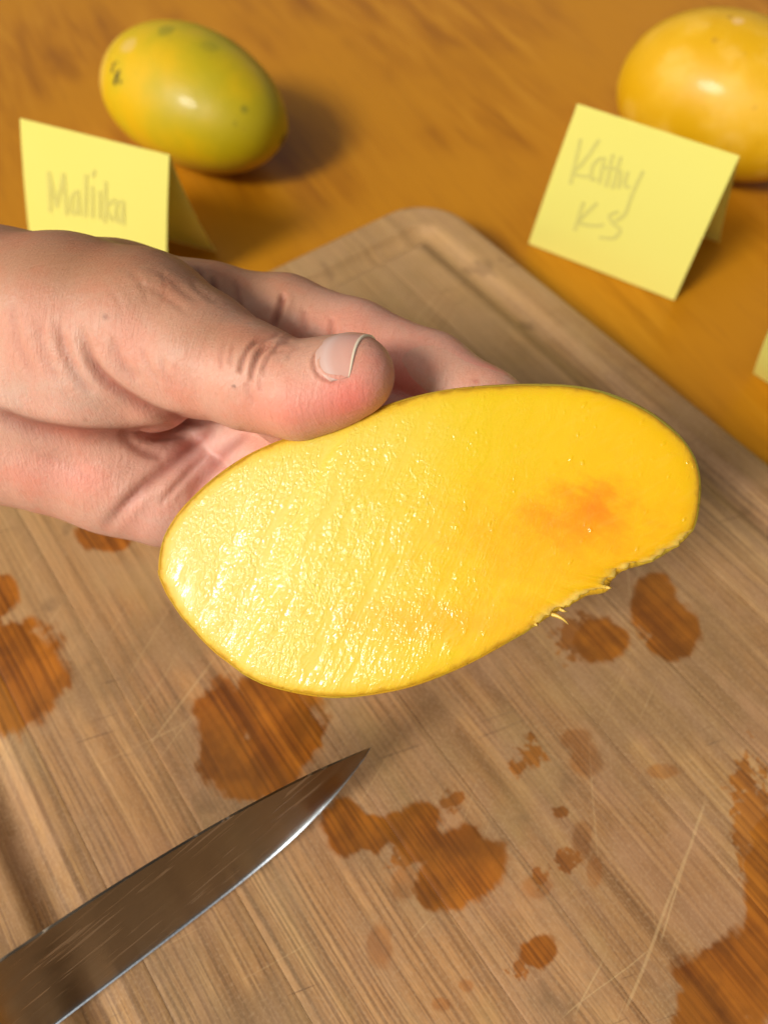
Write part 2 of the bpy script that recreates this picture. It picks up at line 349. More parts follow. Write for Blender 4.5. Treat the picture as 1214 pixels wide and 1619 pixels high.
def mat_flesh():
    t = NT("mango_flesh"); tc = t.n('TexCoord').outputs['Object']
    a = t.n('Attribute', attribute_name='rim').outputs['Fac']      # distance to the peel, metres
    rg = t.n('Attribute', attribute_name='torn').outputs['Fac']
    X = t.n('SeparateXYZ', {0: tc}); x = X.outputs[0]; y = X.outputs[1]
    soft = t.noise(t.coords(scale=(1, 1.6, 1), rot=(0, 0, .5), src=tc), 60.0, 3)
    g = t.math('ADD', t.math('ADD', x, t.math('MULTIPLY', y, -0.12)), t.math('MULTIPLY', t.math('SUBTRACT', soft, .5), .022))
    col = t.ramp(t.mr(g, -0.062, 0.062, smooth=False), [(0.0, (0.68, 0.545, 0.14)), (0.30, (0.68, 0.53, 0.070)), (0.55, (0.69, 0.475, 0.008)), (0.80, (0.70, 0.415, 0.0)), (1.0, (0.70, 0.40, 0.0))])
    def spot(px, py, sx, sy, c, amt, col, rot=0):
        m_ = mloc(px, py); p = t.vm('SUBTRACT', tc, (float(m_[0]), float(m_[1]), 0.0))
        p = t.n('Mapping', {'Vector': p, 'Rotation': (0, 0, rot), 'Scale': (1 / sx, 1 / sy, 0)}, vector_type='POINT').outputs[0]
        d = t.math('ADD', t.vm('LENGTH', p), t.math('MULTIPLY', t.math('SUBTRACT', t.noise(t.coords(scale=(1, 1.8, 1), rot=(0, 0, .4), src=tc), 140., 4, .6), .5), 1.7))
        return t.mix(t.math('MULTIPLY', t.mr(d, 0.1, 1.35, 1.0, 0.0), amt), col, c)
    col = spot(890, 850, .032, .015, (0.72, 0.33, 0.0), .6, col, -.35)
    col = spot(925, 814, .0125, .0072, (0.74, 0.235, 0.0), .75, col, -.5)
    col = spot(940, 795, .004, .004, (0.78, 0.15, 0.0), .5, col)
    col = spot(890, 830, .006, .004, (0.92, 0.25, 0.004), .3, col)
    col = spot(720, 980, .03, .006, (0.84, 0.36, 0.008), .6, col, -.45)
    fib = t.noise(t.coords(scale=(120, 700, 1), rot=(0, 0, -.5), src=tc), 1.0, 2)
    col = t.mix(t.math('MULTIPLY', t.mr(fib, .5, .75), .06), col, (0.84, 0.58, 0.13))
    blot = t.noise(tc, 420.0, 3)
    jit = t.math('ADD', a, t.math('MULTIPLY', t.math('SUBTRACT', blot, .5), .0022))
    col = t.mix(t.math('MULTIPLY', t.mr(jit, 0.0006, 0.0034, 1.0, 0.0), .55), col, (0.74, 0.41, 0.020))
    col = t.mix(t.math('MULTIPLY', t.mr(jit, -0.0002, 0.0013, 1.0, 0.0), .85), col, (0.42, 0.20, 0.010))
    col = t.mix(t.math('MULTIPLY', t.mr(t.math('ADD', rg, t.math('MULTIPLY', t.math('SUBTRACT', blot, .5), .8)), .3, .8), .7), col, (0.88, 0.62, 0.13))
    # wet relief: fine ripples on the pale end, thinning to beads on the ripe end
    wp = t.noise(tc, 90.0, 2); wv = t.vm('ADD', tc, t.vm('MULTIPLY', t.n('CombineXYZ', {0: wp, 1: wp, 2: 0.}).outputs[0], (0.006, 0.002, 0)))
    rip = t.noise(t.coords(scale=(1.25, 0.7, 1), rot=(0, 0, 0.44), src=wv), 1450.0, 1, 0.4, 0.3)
    rip2 = t.noise(t.coords(scale=(1.2, 0.6, 1), rot=(0, 0, 0.44), src=wv), 300.0, 2, 0.5, 0.3)
    streak = t.noise(t.coords(scale=(1.5, 0.22, 1), rot=(0, 0, 0.44), src=wv), 170.0, 3, 0.55)
    low = t.noise(t.coords(scale=(1, 3.0, 1), rot=(0, 0, -.45), src=wv), 90.0, 2)
    bead = t.n('TexVoronoi', {'Vector': t.coords(scale=(1, .6, 1), rot=(0, 0, .44), src=wv), 'Scale': 640.0}); bsz = t.n('SeparateColor', {0: bead.outputs['Color']}).outputs[0]
    bd = t.math('MULTIPLY', t.mr(bead.outputs['Distance'], 0.0, 0.36, 1.0, 0.0), t.mr(bsz, 0.45, 0.95))
    left = t.mr(g, -0.050, 0.045, 1.0, 0.10)
    dens = t.math('MULTIPLY', left, t.mr(streak, 0.34, 0.58, 0.15, 1.0))
    wetm = t.mr(t.math('ADD', streak, t.math('MULTIPLY', t.math('SUBTRACT', low, .5), .6)), .40, .58)
    h = t.math('ADD', t.math('MULTIPLY', rip, t.math('MULTIPLY', dens, 1.5)), t.math('MULTIPLY', rip2, t.math('MULTIPLY', left, .55)))
    h = t.math('ADD', h, t.math('MULTIPLY', bd, t.math('ADD', t.math('MULTIPLY', wetm, .8), .08))); h = t.math('ADD', h, t.math('MULTIPLY', streak, 0.7))
    nb = t.bump(h, 1.0, 0.00026)
    sn = t.noise(tc, 240., 2)
    return t.set(color=col, rough=0.42, spec=0.16, normal=t.bump(h, .4, .00025), sss=0.2, sssr=(1.0, .45, .08), ssss=0.0025, coat=0.50, coatr=0.03, coatn=nb)
def mat_peel():
    t = NT("mango_peel"); tc = t.n('TexCoord').outputs['Object']
    n1 = t.noise(tc, 60.0, 3); X = t.n('SeparateXYZ', {0: tc})
    col = t.mix(t.mr(n1, .4, .6), (0.62, 0.34, 0.015), (0.50, 0.33, 0.02))
    col = t.mix(t.mr(t.math('ADD', X.outputs[0], X.outputs[1]), .035, .08, 0, .8), col, (0.36, 0.33, 0.03))
    col = t.mix(t.math('MULTIPLY', t.mr(t.noise(tc, 700.0, 2), .62, .7), .6), col, (0.20, 0.12, 0.02))
    return t.set(color=col, rough=0.38, spec=.5, normal=t.bump(t.noise(tc, 900., 2), .15, .0003))
def build_half():
    M = Matrix(((mx[0], my[0], mn[0], mc[0]), (mx[1], my[1], mn[1], mc[1]), (mx[2], my[2], mn[2], mc[2]), (0, 0, 0, 1)))
    root = empty("mango_half", (0, 0, 0), mat=M)
    tag(root, "cut mango cheek with wet golden flesh facing up, held in the hand above the board", "mango half")
    S = np.concatenate([np.linspace(0.0, .9, 55), np.linspace(.91, 1.0, 22)])
    cen = np.array([0.0, 0.0])
    V = []; rim = []; torn = []
    r2 = np.random.default_rng(5)
    ph = r2.uniform(0, 6.28, 12); kx = r2.normal(size=12) * 90; ky = r2.normal(size=12) * 60
    def face_h(x, y):
        z = -0.7 * np.minimum(x + .035, 0) ** 2 + 0.5 * np.maximum(x, 0) ** 2 * 0
        for k in range(12): z = z + 0.00009 * np.sin(kx[k] * x + ky[k] * y + ph[k])
        # a shallow knife step running down the left third
        s = (x + 0.031) * 0.92 + y * -0.40
        z = z + 0.00035 * np.tanh(s / 0.0012) * 1.0
        return z
    for s in S:
        p = outl * s + (outr - outl) * s ** 25
        dist = np.hypot(*outl.T) * (1 - s)
        z = face_h(p[:, 0], p[:, 1]) - 0.0011 * np.exp(-dist / 0.0016)
        tr = rag * np.exp(-dist / 0.0022)
        z = z + tr * noise1(NO, [(4, .00012), (9, .00025)], 77) - tr * 0.0006
        V.append(np.stack([p[:, 0], p[:, 1], z], -1)); rim.append(dist); torn.append(tr)
    V = np.concatenate(V)
    o = mesh("cut_face", V, grid_faces(len(S), NO, True), mat_flesh(), root)
    for nme, arr in (("rim", rim), ("torn", torn)):
        at = o.data.attributes.new(nme, 'FLOAT', 'POINT'); at.data.foreach_set("value", np.concatenate(arr).astype(np.float32))
    # peel: thin lip round the cut, then the rounded cheek behind
    zr = V[-NO:, 2]
    rows = [np.concatenate([outr + nrm2 * .00002, (zr + .00005)[:, None]], 1)]
    rows.append(np.concatenate([outr + nrm2 * .00035, (zr - .0002)[:, None]], 1))
    for ph_ in np.linspace(0.04, math.pi / 2, 40):
        s = math.cos(ph_) ** 0.8 if ph_ < math.pi / 2 - 1e-6 else 0.0
        bulge = 0.0006 + 0.0016 * rag * math.sin(min(ph_ * 2, math.pi)) + 0.0006 * math.sin(2 * ph_)
        p = outl * s + nrm2 * bulge[:, None] * (1 if s > 0 else 0)
        rows.append(np.concatenate([p, (zr * s - TH * math.sin(ph_))[:, None]], 1))
    mesh("peel", np.concatenate(rows), grid_faces(len(rows), NO, True, flip=True), mat_peel(), root)
    # torn shreds along the lower right rim
    fv = []; ff = []
    def shred(px, py, ang, L, wd, curl):
        p = mloc(px, py); n = 9; b = len(fv)
        for i in range(n):
            t = i / (n - 1); a = ang + curl * t
            q = p + np.array([math.cos(ang + curl * t * .5), math.sin(ang + curl * t * .5)]) * L * t
            w_ = wd * (1 - t) ** .7 * .5 + .00004; pr = np.array([-math.sin(a), math.cos(a)]) * w_
            zz = -.0012 + .0008 * math.sin(t * 3)
            fv.extend([(*(q + pr), zz), (*q, zz + w_ * .8), (*(q - pr), zz), (*q, zz - w_ * .6)])
            if i: 
                for k in range(4): ff.append((b + (i - 1) * 4 + k, b + (i - 1) * 4 + (k + 1) % 4, b + i * 4 + (k + 1) % 4, b + i * 4 + k))
    shred(872, 972, -.1, .0042, .0011, -.9); shred(885, 963, -.6, .0018, .0008, .5); shred(958, 928, -.5, .0014, .001, .8); shred(845, 985, -1.0, .0012, .0008, .6)
    for k in range(0):
        i = int(rng.choice(np.where(rag > .6)[0])); a = math.atan2(nrm2[i, 1], nrm2[i, 0]) + rng.normal() * .5
        q = outr[i] - nrm2[i] * .0005
        # direct local placement
        n = 5; b = len(fv); L = rng.uniform(.0003, .0009); wd = rng.uniform(.0008, .0022); cz = rng.uniform(-.0016, -.0005)
        for j in range(n):
            t = j / (n - 1); c = q + np.array([math.cos(a), math.sin(a)]) * L * t; w_ = wd * .5 * (1 - t ** 2) + .00004; pr = np.array([-math.sin(a), math.cos(a)]) * w_
            fv.extend([(*(c + pr), cz), (*c, cz + w_ * .5), (*(c - pr), cz), (*c, cz - w_ * .4)])
            if j:
                for k2 in range(4): ff.append((b + (j - 1) * 4 + k2, b + (j - 1) * 4 + (k2 + 1) % 4, b + j * 4 + (k2 + 1) % 4, b + j * 4 + k2))
    tt = NT("torn_flesh"); o = mesh("torn_edge", fv, ff, tt.set(color=(0.78, 0.50, 0.10), rough=.4, sss=.3, sssr=(1, .5, .1), ssss=.001), root)
    return root
build_half()

# ------------------------------------------------------------------ hand (one implicit surface, meshed)
def cs(px, py, zmm): return np.array([(px - 607) / FPX * zmm, (809.5 - py) / FPX * zmm, zmm])   # camera frame, mm
CZ = lambda p: (p[0], p[1], p[2])
def bz(px, py, r):
    q = mloc(px, py); base = mc + mx * q[0] + my * q[1] - mn * (backz(px, py) + r / 1000 - .0006)
    v = base - CAM; z = v @ FW; return np.array([v @ RT, v @ UP, z]) * 1000
def chain(pts): 
    out = []
    for p in pts:
        if p[2] is None: out.append((bz(p[0], p[1], p[3]), p[3]))
        else: out.append((cs(*p[:3]), p[3]))
    return out
BODY = [
    [(-330, 548, 210, 21), (-140, 520, 208, 20.5), (-20, 500, 205, 21.3)], [(-330, 640, 214, 22), (-140, 655, 214, 21), (-20, 668, 214, 20.5)],
    [(-20, 500, 203, 21), (110, 506, 196, 19.8), (225, 518, 192, 18.2)],
    [(-40, 585, 202, 17), (60, 588, 200, 16.5), (150, 592, 197, 15.8), (235, 602, 196, 13)],
    [(-20, 668, 214, 20), (80, 703, 214, 17.5), (180, 744, 216, 16.4), (262, 776, 218, 15.6)],
    [(0, 600, 219, 18), (200, 630, 226, 14), (330, 640, 230, 11.5)], [(180, 520, 219, 14), (320, 560, 225, 12)], [(200, 700, 226, 14), (310, 700, 229, 12)],
    [(0, 482, 212, 18), (190, 488, 212, 16.8), (330, 492, 216, 12.6)]]
TH1 = [(225, 518, 192, 17.5), (310, 558, 187.5, 14.9), (398, 596, 183, 12.0)]
TH2 = [(398, 596, 183, 11.8), (470, 619, 180, 10.4), (520, 606, 179, 9.7), (559, 593, 178, 9.25)]
IDX = [(325, 494, 216, 12.6), (450, 508, 213, 11.9), (560, 545, 209, 11.3), (680, 592, 206, 10.6), (768, 645, 202, 9.6), (812, 676, 200, 8.6)]
MID = [(335, 575, 228, 12), (450, 625, None, 10.6), (600, 668, None, 10.0), (720, 720, None, 9.1), (765, 745, None, 8)]
RIN = [(330, 650, 230, 12), (430, 722, None, 10), (560, 785, None, 9.2), (665, 832, None, 8.6), (705, 852, None, 7.6)]
PIN = [(300, 735, 226, 11.5), (372, 800, None, 9.2), (465, 862, None, 8.2), (545, 905, None, 7.4), (575, 922, None, 6.7)]
def sd_seg(P, a, ra, b, rb):
    ab = b - a; t = np.clip(((P - a) @ ab) / (ab @ ab), 0, 1).astype(np.float32)
    d = P - (a + t[..., None] * ab); return np.sqrt((d * d).sum(-1)) - (ra + (rb - ra) * t)
def smin(a, b, k):
    h = np.clip(0.5 + 0.5 * (b - a) / k, 0, 1); return b + (a - b) * h - k * h * (1 - h)
def sd_chain(P, pts, k, cen, rad):
    best = None
    for (a, ra), (b, rb) in zip(pts[:-1], pts[1:]):
        # skip segments too far from this block
        m = sd_seg(cen[None], a, ra, b, rb)[0]
        if m > rad + 12: continue
        d = sd_seg(P, a, ra, b, rb); best = d if best is None else smin(best, d, k)
    return best
chains = [chain(c) for c in BODY]; TH1c, TH2c, IDXc, MIDc, RINc, PINc = map(chain, (TH1, TH2, IDX, MID, RIN, PIN))
def hand_field(P):
    lo = P.reshape(-1, 3).min(0); hi = P.reshape(-1, 3).max(0); cen = (lo + hi) / 2; rad = np.linalg.norm(hi - lo) / 2
    body = None
    for c in chains:
        d = sd_chain(P, c, 5, cen, rad)
        if d is not None: body = d if body is None else smin(body, d, 6.5)
    far = np.full(P.shape[:-1], 30.0, np.float32)
    if body is None: body = far
    fin = far
    for c in (IDXc, MIDc, RINc, PINc):
        d = sd_chain(P, c, 3.0, cen, rad)
        if d is not None: fin = smin(fin, d, 1.2)
    r = smin(body, fin, 4.0)
    d = sd_chain(P, TH1c, 3, cen, rad)
    if d is not None: r = smin(r, d, 4.0)
    d2 = sd_chain(P, TH2c, 3.5, cen, rad)
    if d2 is not None: r = smin(r, d2, 1.5) if d is None else np.minimum(smin(r, d2, 1.5), smin(d, d2, 3.5))
    return r
def surface_nets(H=0.5):
    lo = np.array([-165.0, -38.0, 160.0]); hi = np.array([45.0, 82.0, 252.0])
    n = np.ceil((hi - lo) / H).astype(int); F = np.full(n, 5.0, np.float32)
    ax = [lo[i] + H * np.arange(n[i]) for i in range(3)]; BS = 24
    for i in range(0, n[0], BS):
        for j in range(0, n[1], BS):
            for k in range(0, n[2], BS):
                c0 = np.array([ax[0][i], ax[1][j], ax[2][k]]) + BS * H / 2
                # coarse test at the block's centre
                v = hand_field(c0[None, None, None, :].astype(np.float32))[0, 0, 0]
                if abs(v) > BS * H * 0.9 + 8:
                    F[i:i + BS, j:j + BS, k:k + BS] = 5.0 if v > 0 else -5.0; continue
                X, Y, Z = np.meshgrid(ax[0][i:i + BS], ax[1][j:j + BS], ax[2][k:k + BS], indexing='ij')
                F[i:i + BS, j:j + BS, k:k + BS] = hand_field(np.stack([X, Y, Z], -1).astype(np.float32))
    F[0] = 5; ins = F < 0
    cnt = np.zeros(tuple(n - 1), np.int8)
    offs = [(a, b, c) for a in (0, 1) for b in (0, 1) for c in (0, 1)]
    for a, b, c in offs: cnt += ins[a:n[0] - 1 + a, b:n[1] - 1 + b, c:n[2] - 1 + c]
    act = np.argwhere((cnt > 0) & (cnt < 8)); idx = -np.ones(tuple(n - 1), np.int64); idx[tuple(act.T)] = np.arange(len(act))
    vals = np.stack([F[act[:, 0] + a, act[:, 1] + b, act[:, 2] + c] for a, b, c in offs], 1)
    S = np.zeros((len(act), 3)); C = np.zeros(len(act)); O = np.array(offs, float)
    for e0 in range(8):
        for e1 in range(e0 + 1, 8):
            if abs(O[e0] - O[e1]).sum() != 1: continue
            a = vals[:, e0]; b = vals[:, e1]; m = (a < 0) != (b < 0); t = np.where(m, a / np.where(m, a - b, 1), 0)
            S += np.where(m[:, None], O[e0] + t[:, None] * (O[e1] - O[e0]), 0); C += m
    V = lo + H * (act + S / C[:, None])
    faces = []
    for d in range(3):
        e1, e2 = (d + 1) % 3, (d + 2) % 3
        sl0 = [slice(None)] * 3; sl1 = [slice(None)] * 3; sl0[d] = slice(0, -1); sl1[d] = slice(1, None)
        A = ins[tuple(sl0)]; B = ins[tuple(sl1)]
        E = np.argwhere(A != B); E = E[(E[:, e1] > 0) & (E[:, e2] > 0) & (E[:, e1] < n[e1] - 1) & (E[:, e2] < n[e2] - 1)]
        def cell(s1, s2):
            c = E.copy(); c[:, e1] -= s1; c[:, e2] -= s2; return idx[tuple(c.T)]
        q = np.stack([cell(1, 1), cell(0, 1), cell(0, 0), cell(1, 0)], 1)
        fl = ~A[tuple(E.T)]; q[fl] = q[fl][:, ::-1]; q = q[(q >= 0).all(1)]; faces.append(q)
    return V, np.concatenate(faces)
def vnormals(V, Q):
    n = np.cross(V[Q[:, 2]] - V[Q[:, 0]], V[Q[:, 3]] - V[Q[:, 1]]); N = np.zeros_like(V)
    for k in range(4):
        for c in range(3): N[:, c] += np.bincount(Q[:, k], n[:, c], len(V))
    return N / (np.linalg.norm(N, axis=1)[:, None] + 1e-12)
def pdist(px, py, pts):
    """pixel distance to a polyline and position along it 0..1"""
    P = catmull(pts, 6); best = np.full(len(px), 1e9); tt = np.zeros(len(px)); n = len(P) - 1
    for i in range(n):
        a, b = P[i], P[i + 1]; d = b - a; L = d @ d + 1e-9
        t = np.clip(((px - a[0]) * d[0] + (py - a[1]) * d[1]) / L, 0, 1)
        q = np.hypot(px - a[0] - t * d[0], py - a[1] - t * d[1]); m = q < best; best[m] = q[m]; tt[m] = (i + t[m]) / n
    return best, tt
CREASES = [  # photo polyline, half width px, depth mm, z range
    ([(534, 540), (509, 553), (497, 568), (500, 586), (511, 597), (532, 603), (556, 599)], 3.2, .42, 0, 197),
    ([(128, 512), (145, 568), (173, 602), (214, 633), (249, 652), (300, 667), (330, 672)], 8, 1.0, 0, 300),
    ([(90, 505), (104, 554), (128, 599), (150, 620)], 8, .35, 0, 300), ([(176, 530), (194, 574), (221, 602)], 8, .28, 0, 300), ([(60, 500), (72, 560), (98, 610)], 8, .2, 0, 300),
    ([(-30, 648), (0, 657), (52, 676), (121, 688), (190, 690), (242, 685), (300, 668)], 12, 1.5, 0, 300),
    ([(160, 842), (214, 782), (270, 734), (318, 692), (339, 675)], 9, .8, 0, 300), ([(300, 790), (332, 744), (363, 706), (394, 682)], 9, .75, 0, 300),
    ([(240, 694), (270, 692), (300, 690)], 5, .4, 0, 300), ([(190, 690), (230, 715), (262, 722)], 8, .5, 0, 300),
    ([(424, 533), (402, 543), (389, 560), (381, 582), (379, 592)], 3.6, .7, 0, 197), ([(434, 545), (416, 554), (405, 572), (399, 592), (398, 606)], 3.6, .65, 0, 197),
    ([(444, 530), (425, 536), (410, 548)], 3.5, .3, 0, 197), ([(452, 552), (430, 560), (420, 578), (418, 596)], 3.5, .3, 0, 197), ([(360, 536), (352, 556), (350, 585)], 4, .2, 0, 197), ([(392, 600), (396, 622), (404, 640)], 6, .2, 0, 197),
    ([(232, 425), (262, 440), (292, 462), (318, 478)], 5, 0.14, 0, 300), ([(205, 448), (240, 458), (275, 478), (300, 500)], 5, 0.13, 0, 300), ([(200, 425), (225, 450), (232, 480)], 5, 0.11, 0, 300), ([(255, 430), (262, 462), (250, 490)], 4, 0.09, 0, 300), ([(170, 455), (190, 480), (196, 515)], 5, 0.09, 0, 300), ([(300, 440), (318, 462), (350, 480)], 5, 0.13, 0, 205),
    ([(20, 470), (30, 540), (60, 600)], 7, .2, 0, 300), ([(255, 560), (262, 590), (280, 615)], 5, .18, 0, 300), ([(225, 545), (236, 580), (256, 606)], 5, .2, 0, 300), ([(60, 720), (110, 735), (160, 770)], 7, .12, 190, 300), ([(250, 800), (300, 745), (330, 715)], 5, .4, 190, 300),
    ([(462, 539), (444, 545), (432, 557)], 4, .4, 0, 197), ([(372, 540), (366, 560), (364, 580)], 4, .2, 0, 197), ([(480, 545), (462, 556), (455, 570)], 4, .15, 0, 197), ([(414, 600), (411, 620)], 5, .18, 0, 197),
    ([(337, 436), (340, 470), (352, 498)], 6, 1.2, 190, 300), ([(313, 420), (322, 452), (345, 490)], 7, .8, 190, 300), ([(373, 440), (377, 470), (379, 498)], 5, .45, 190, 300),
    ([(449, 462), (442, 490), (430, 522)], 5, .95, 196, 300), ([(484, 488), (482, 505), (482, 525)], 6, .3, 196, 300), ([(526, 500), (523, 540)], 5, .4, 196, 300), ([(655, 560), (648, 590)], 7, .3, 196, 300), ([(672, 565), (662, 600)], 5, .25, 196, 300),
]
BUMPS = [  # px, py, rx, ry, lift mm, zmax: soft pads and folds
    (438, 540, 26, 14, .5, 197), (395, 560, 10, 22, .35, 197), (560, 632, 45, 30, .5, 197), (480, 650, 45, 28, .5, 197), (250, 440, 50, 22, .8, 250), (150, 620, 60, 40, .6, 300)]
def build_hand():
    V, Q = surface_nets()
    N = vnormals(V, Q)
    if ((V - V.mean(0)) * N).sum() < 0: Q = Q[:, ::-1].copy(); N = -N
    vd = -V / np.linalg.norm(V, axis=1)[:, None]; face = (N * vd).sum(1)
    px = 607 + V[:, 0] / V[:, 2] * FPX; py = 809.5 - V[:, 1] / V[:, 2] * FPX
    front = sstep(-0.15, 0.25, face)
    disp = np.zeros(len(V)); dark = np.zeros(len(V))
    for pts, wd, dp, z0, z1 in CREASES:
        near = (V[:, 2] > z0) & (V[:, 2] < z1)
        xs = [p[0] for p in pts]; ys = [p[1] for p in pts]
        near &= (px > min(xs) - 60) & (px < max(xs) + 60) & (py > min(ys) - 60) & (py < max(ys) + 60)
        ii = np.where(near)[0]
        if not len(ii): continue
        d, t = pdist(px[ii], py[ii], pts); env = np.minimum(1, np.minimum(t, 1 - t) / .22)
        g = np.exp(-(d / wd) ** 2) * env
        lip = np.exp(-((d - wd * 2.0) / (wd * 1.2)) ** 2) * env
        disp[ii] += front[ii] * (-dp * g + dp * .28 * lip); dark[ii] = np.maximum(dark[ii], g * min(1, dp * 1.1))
    for x, y, rx, ry, l, zm in BUMPS:
        g = np.exp(-((px - x) / rx) ** 2 - ((py - y) / ry) ** 2) * (V[:, 2] < zm); disp += l * g * front
    # nail bed: seat for the thumbnail
    V = V + N * disp[:, None]
    # ---- skin colour by region, with some shading painted in
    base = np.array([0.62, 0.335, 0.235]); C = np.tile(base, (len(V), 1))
    def paint(x, y, rx, ry, col, amt, z0=0, z1=400, rot=0.0, p=2):
        nonlocal C
        c, s = math.cos(rot), math.sin(rot); dx = px - x; dy = py - y
        g = np.exp(-(((dx * c + dy * s) / rx) ** 2 + ((-dx * s + dy * c) / ry) ** 2) ** (p / 2)) * amt * (V[:, 2] > z0) * (V[:, 2] < z1)
        C = C * (1 - g[:, None]) + np.array(col) * g[:, None]
    tan_shade = (0.37, 0.175, 0.085); pink = (0.74, 0.25, 0.19); pale = (0.68, 0.46, 0.37); rose = (0.68, 0.31, 0.23)
    paint(150, 400, 330, 85, tan_shade, .9); paint(330, 440, 130, 60, tan_shade, .65); paint(250, 455, 70, 40, (.44, .22, .13), .5); paint(360, 530, 130, 34, tan_shade, .55, z1=200); paint(420, 545, 36, 20, (0.36, 0.17, 0.10), .45, z1=197); paint(400, 445, 90, 30, tan_shade, .5, z0=196)  # darker top and web: browner skin plus shading painted into the colour
    paint(60, 640, 140, 50, pale, .5); paint(120, 620, 90, 40, (0.58, 0.36, 0.27), .5)
    paint(550, 625, 70, 45, pink, .9, z1=197, rot=-.35); paint(470, 650, 70, 40, pink, .6, z1=197); paint(560, 640, 40, 22, (0.76, 0.19, 0.15), .55, z1=197); paint(600, 570, 28, 36, rose, .7, z1=197)
    paint(280, 615, 60, 30, rose, .5, z1=205); paint(200, 560, 40, 40, rose, .35, z1=205); paint(360, 650, 60, 20, rose, .35, z1=200)
    paint(60, 740, 130, 45, rose, .6, z0=190); paint(110, 760, 60, 25, pink, .35, z0=190); paint(330, 720, 80, 60, (0.70, 0.43, 0.38), .85, z0=195); paint(240, 820, 80, 50, (0.68, 0.40, 0.33), .6, z0=195)
    paint(620, 570, 150, 60, (0.70, 0.30, 0.21), .8, z0=196, rot=.4); paint(760, 600, 60, 40, pink, .6, z0=196); paint(650, 610, 90, 30, pink, .7, z0=196)
    paint(450, 480, 60, 40, (0.57, 0.30, 0.185), .6, z0=196)
    paint(441, 541, 13, 5, (0.66, 0.45, 0.33), .5, z1=197)
    C = C * (1 - 0.45 * dark[:, None] * np.array([.8, 1.2, 1.25]))  # crease shade darkened into the skin colour
    paint(167, 501, 5, 4.5, (0.28, 0.11, 0.06), .9); paint(370, 611, 2.6, 2.6, (0.05, 0.03, 0.02), .9); paint(752, 603, 5, 4, (0.45, 0.12, 0.08), .6); paint(290, 465, 4, 3, (0.3, 0.14, .08), .3); paint(135, 662, 3, 3, (.3, .15, .1), .4); paint(176, 673, 3, 3, (.3, .15, .1), .4)
    Wd = CAM + (V / 1000) @ np.stack([RT, UP, FW])
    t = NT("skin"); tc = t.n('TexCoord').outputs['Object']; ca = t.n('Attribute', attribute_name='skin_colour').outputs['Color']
    mott = t.noise(tc, 95.0, 5, 0.65); fine = t.noise(tc, 900.0, 3, .6)
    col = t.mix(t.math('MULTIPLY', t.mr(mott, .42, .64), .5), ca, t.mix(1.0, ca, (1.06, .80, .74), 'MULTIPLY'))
    col = t.mix(t.math('MULTIPLY', t.mr(fine, .5, .7), .18), col, t.mix(1.0, col, (.80, .70, .62), 'MULTIPLY'))
    vor = t.n('TexVoronoi', {'Vector': t.coords(scale=(1, 1, .7), src=tc), 'Scale': 1100.0}, feature='DISTANCE_TO_EDGE').outputs['Distance']
    wr = t.noise(t.coords(scale=(5.0, .8, 1), rot=(0, .35, .45), src=tc), 260.0, 4, .6, .6)
    wr2 = t.noise(t.coords(scale=(1.0, 4.0, 2), rot=(.3, 0, -.35), src=tc), 260.0, 3, .6, .5)
    col = t.mix(t.math('MULTIPLY', t.mr(wr, .56, .72), .28), col, t.mix(1.0, col, (.80, .62, .55), 'MULTIPLY'))
    col = t.mix(t.math('MULTIPLY', t.mr(wr2, .30, .42, 1., 0.), .25), col, t.mix(1.0, col, (1.1, 1.16, 1.2), 'MULTIPLY'))
    nb = t.bump(t.math('ADD', t.math('MULTIPLY', vor, .35), t.math('ADD', wr, t.math('MULTIPLY', wr2, .8))), .38, .0006)
    m = t.set(color=col, rough=t.mr(mott, .3, .7, .42, .56), spec=.42, normal=nb, sss=.30, sssr=(1.0, .32, .18), ssss=.003)
    loc = CAM + np.array([-.12, .10, -.20]); loc = Wd.mean(0)
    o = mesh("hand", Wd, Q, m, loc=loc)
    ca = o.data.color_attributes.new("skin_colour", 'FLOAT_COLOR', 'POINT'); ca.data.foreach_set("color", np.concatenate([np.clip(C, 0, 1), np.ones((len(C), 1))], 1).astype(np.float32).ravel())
    tag(o, "bare hand and wrist reaching in from the left, thumb pressed on the cut mango's rim", "hand")
    # ---- thumbnail
    a = cs(470, 612, 180); b = cs(560, 592, 178); ax = b - a; Lx = np.linalg.norm(ax); ax /= Lx
    ori = cs(512, 602, 179); toc = -ori / np.linalg.norm(ori); toc -= ax * (toc @ ax); toc /= np.linalg.norm(toc); upv = np.cross(toc, ax); 
    if upv[1] < 0: upv = -upv
    nu, nv = 26, 40; V2 = np.zeros((nu, nv, 3)); LEN = 9.4
    th = np.radians(np.linspace(-3, 104, nv)); mid = math.radians(50)
    o0 = cs(515, 601, 179.1)
    TT = np.zeros((nu, nv, 3))
    for j, thj in enumerate(th):
        w_ = abs(thj - mid) / math.radians(55)
        dg_ = math.degrees(thj); t0 = .5 + ((dg_ - 25) / (35 if dg_ < 25 else 48)) ** 2 * 3.8; t1 = 7.0 + (dg_ + 9) / 100 * 5.6 - .5 * w_ ** 6
        for i in range(nu):
            tau = t0 + (t1 - t0) * i / (nu - 1)
            base_ = o0 + ax * tau; dr = toc * math.cos(thj) + upv * math.sin(thj)
            TT[i, j] = base_
            lo_, hi_ = 2.0, 16.0
            for _ in range(16):
                mm = (lo_ + hi_) / 2
                if hand_field((base_ + dr * mm)[None, None, None].astype(np.float32))[0, 0, 0] < 0: lo_ = mm
                else: hi_ = mm
            V2[i, j] = (lo_, tau, thj)
    # regularise: the nail is straight along its length
    R0 = V2[..., 0]; k0 = R0[3:12].mean(0)
    pts = []
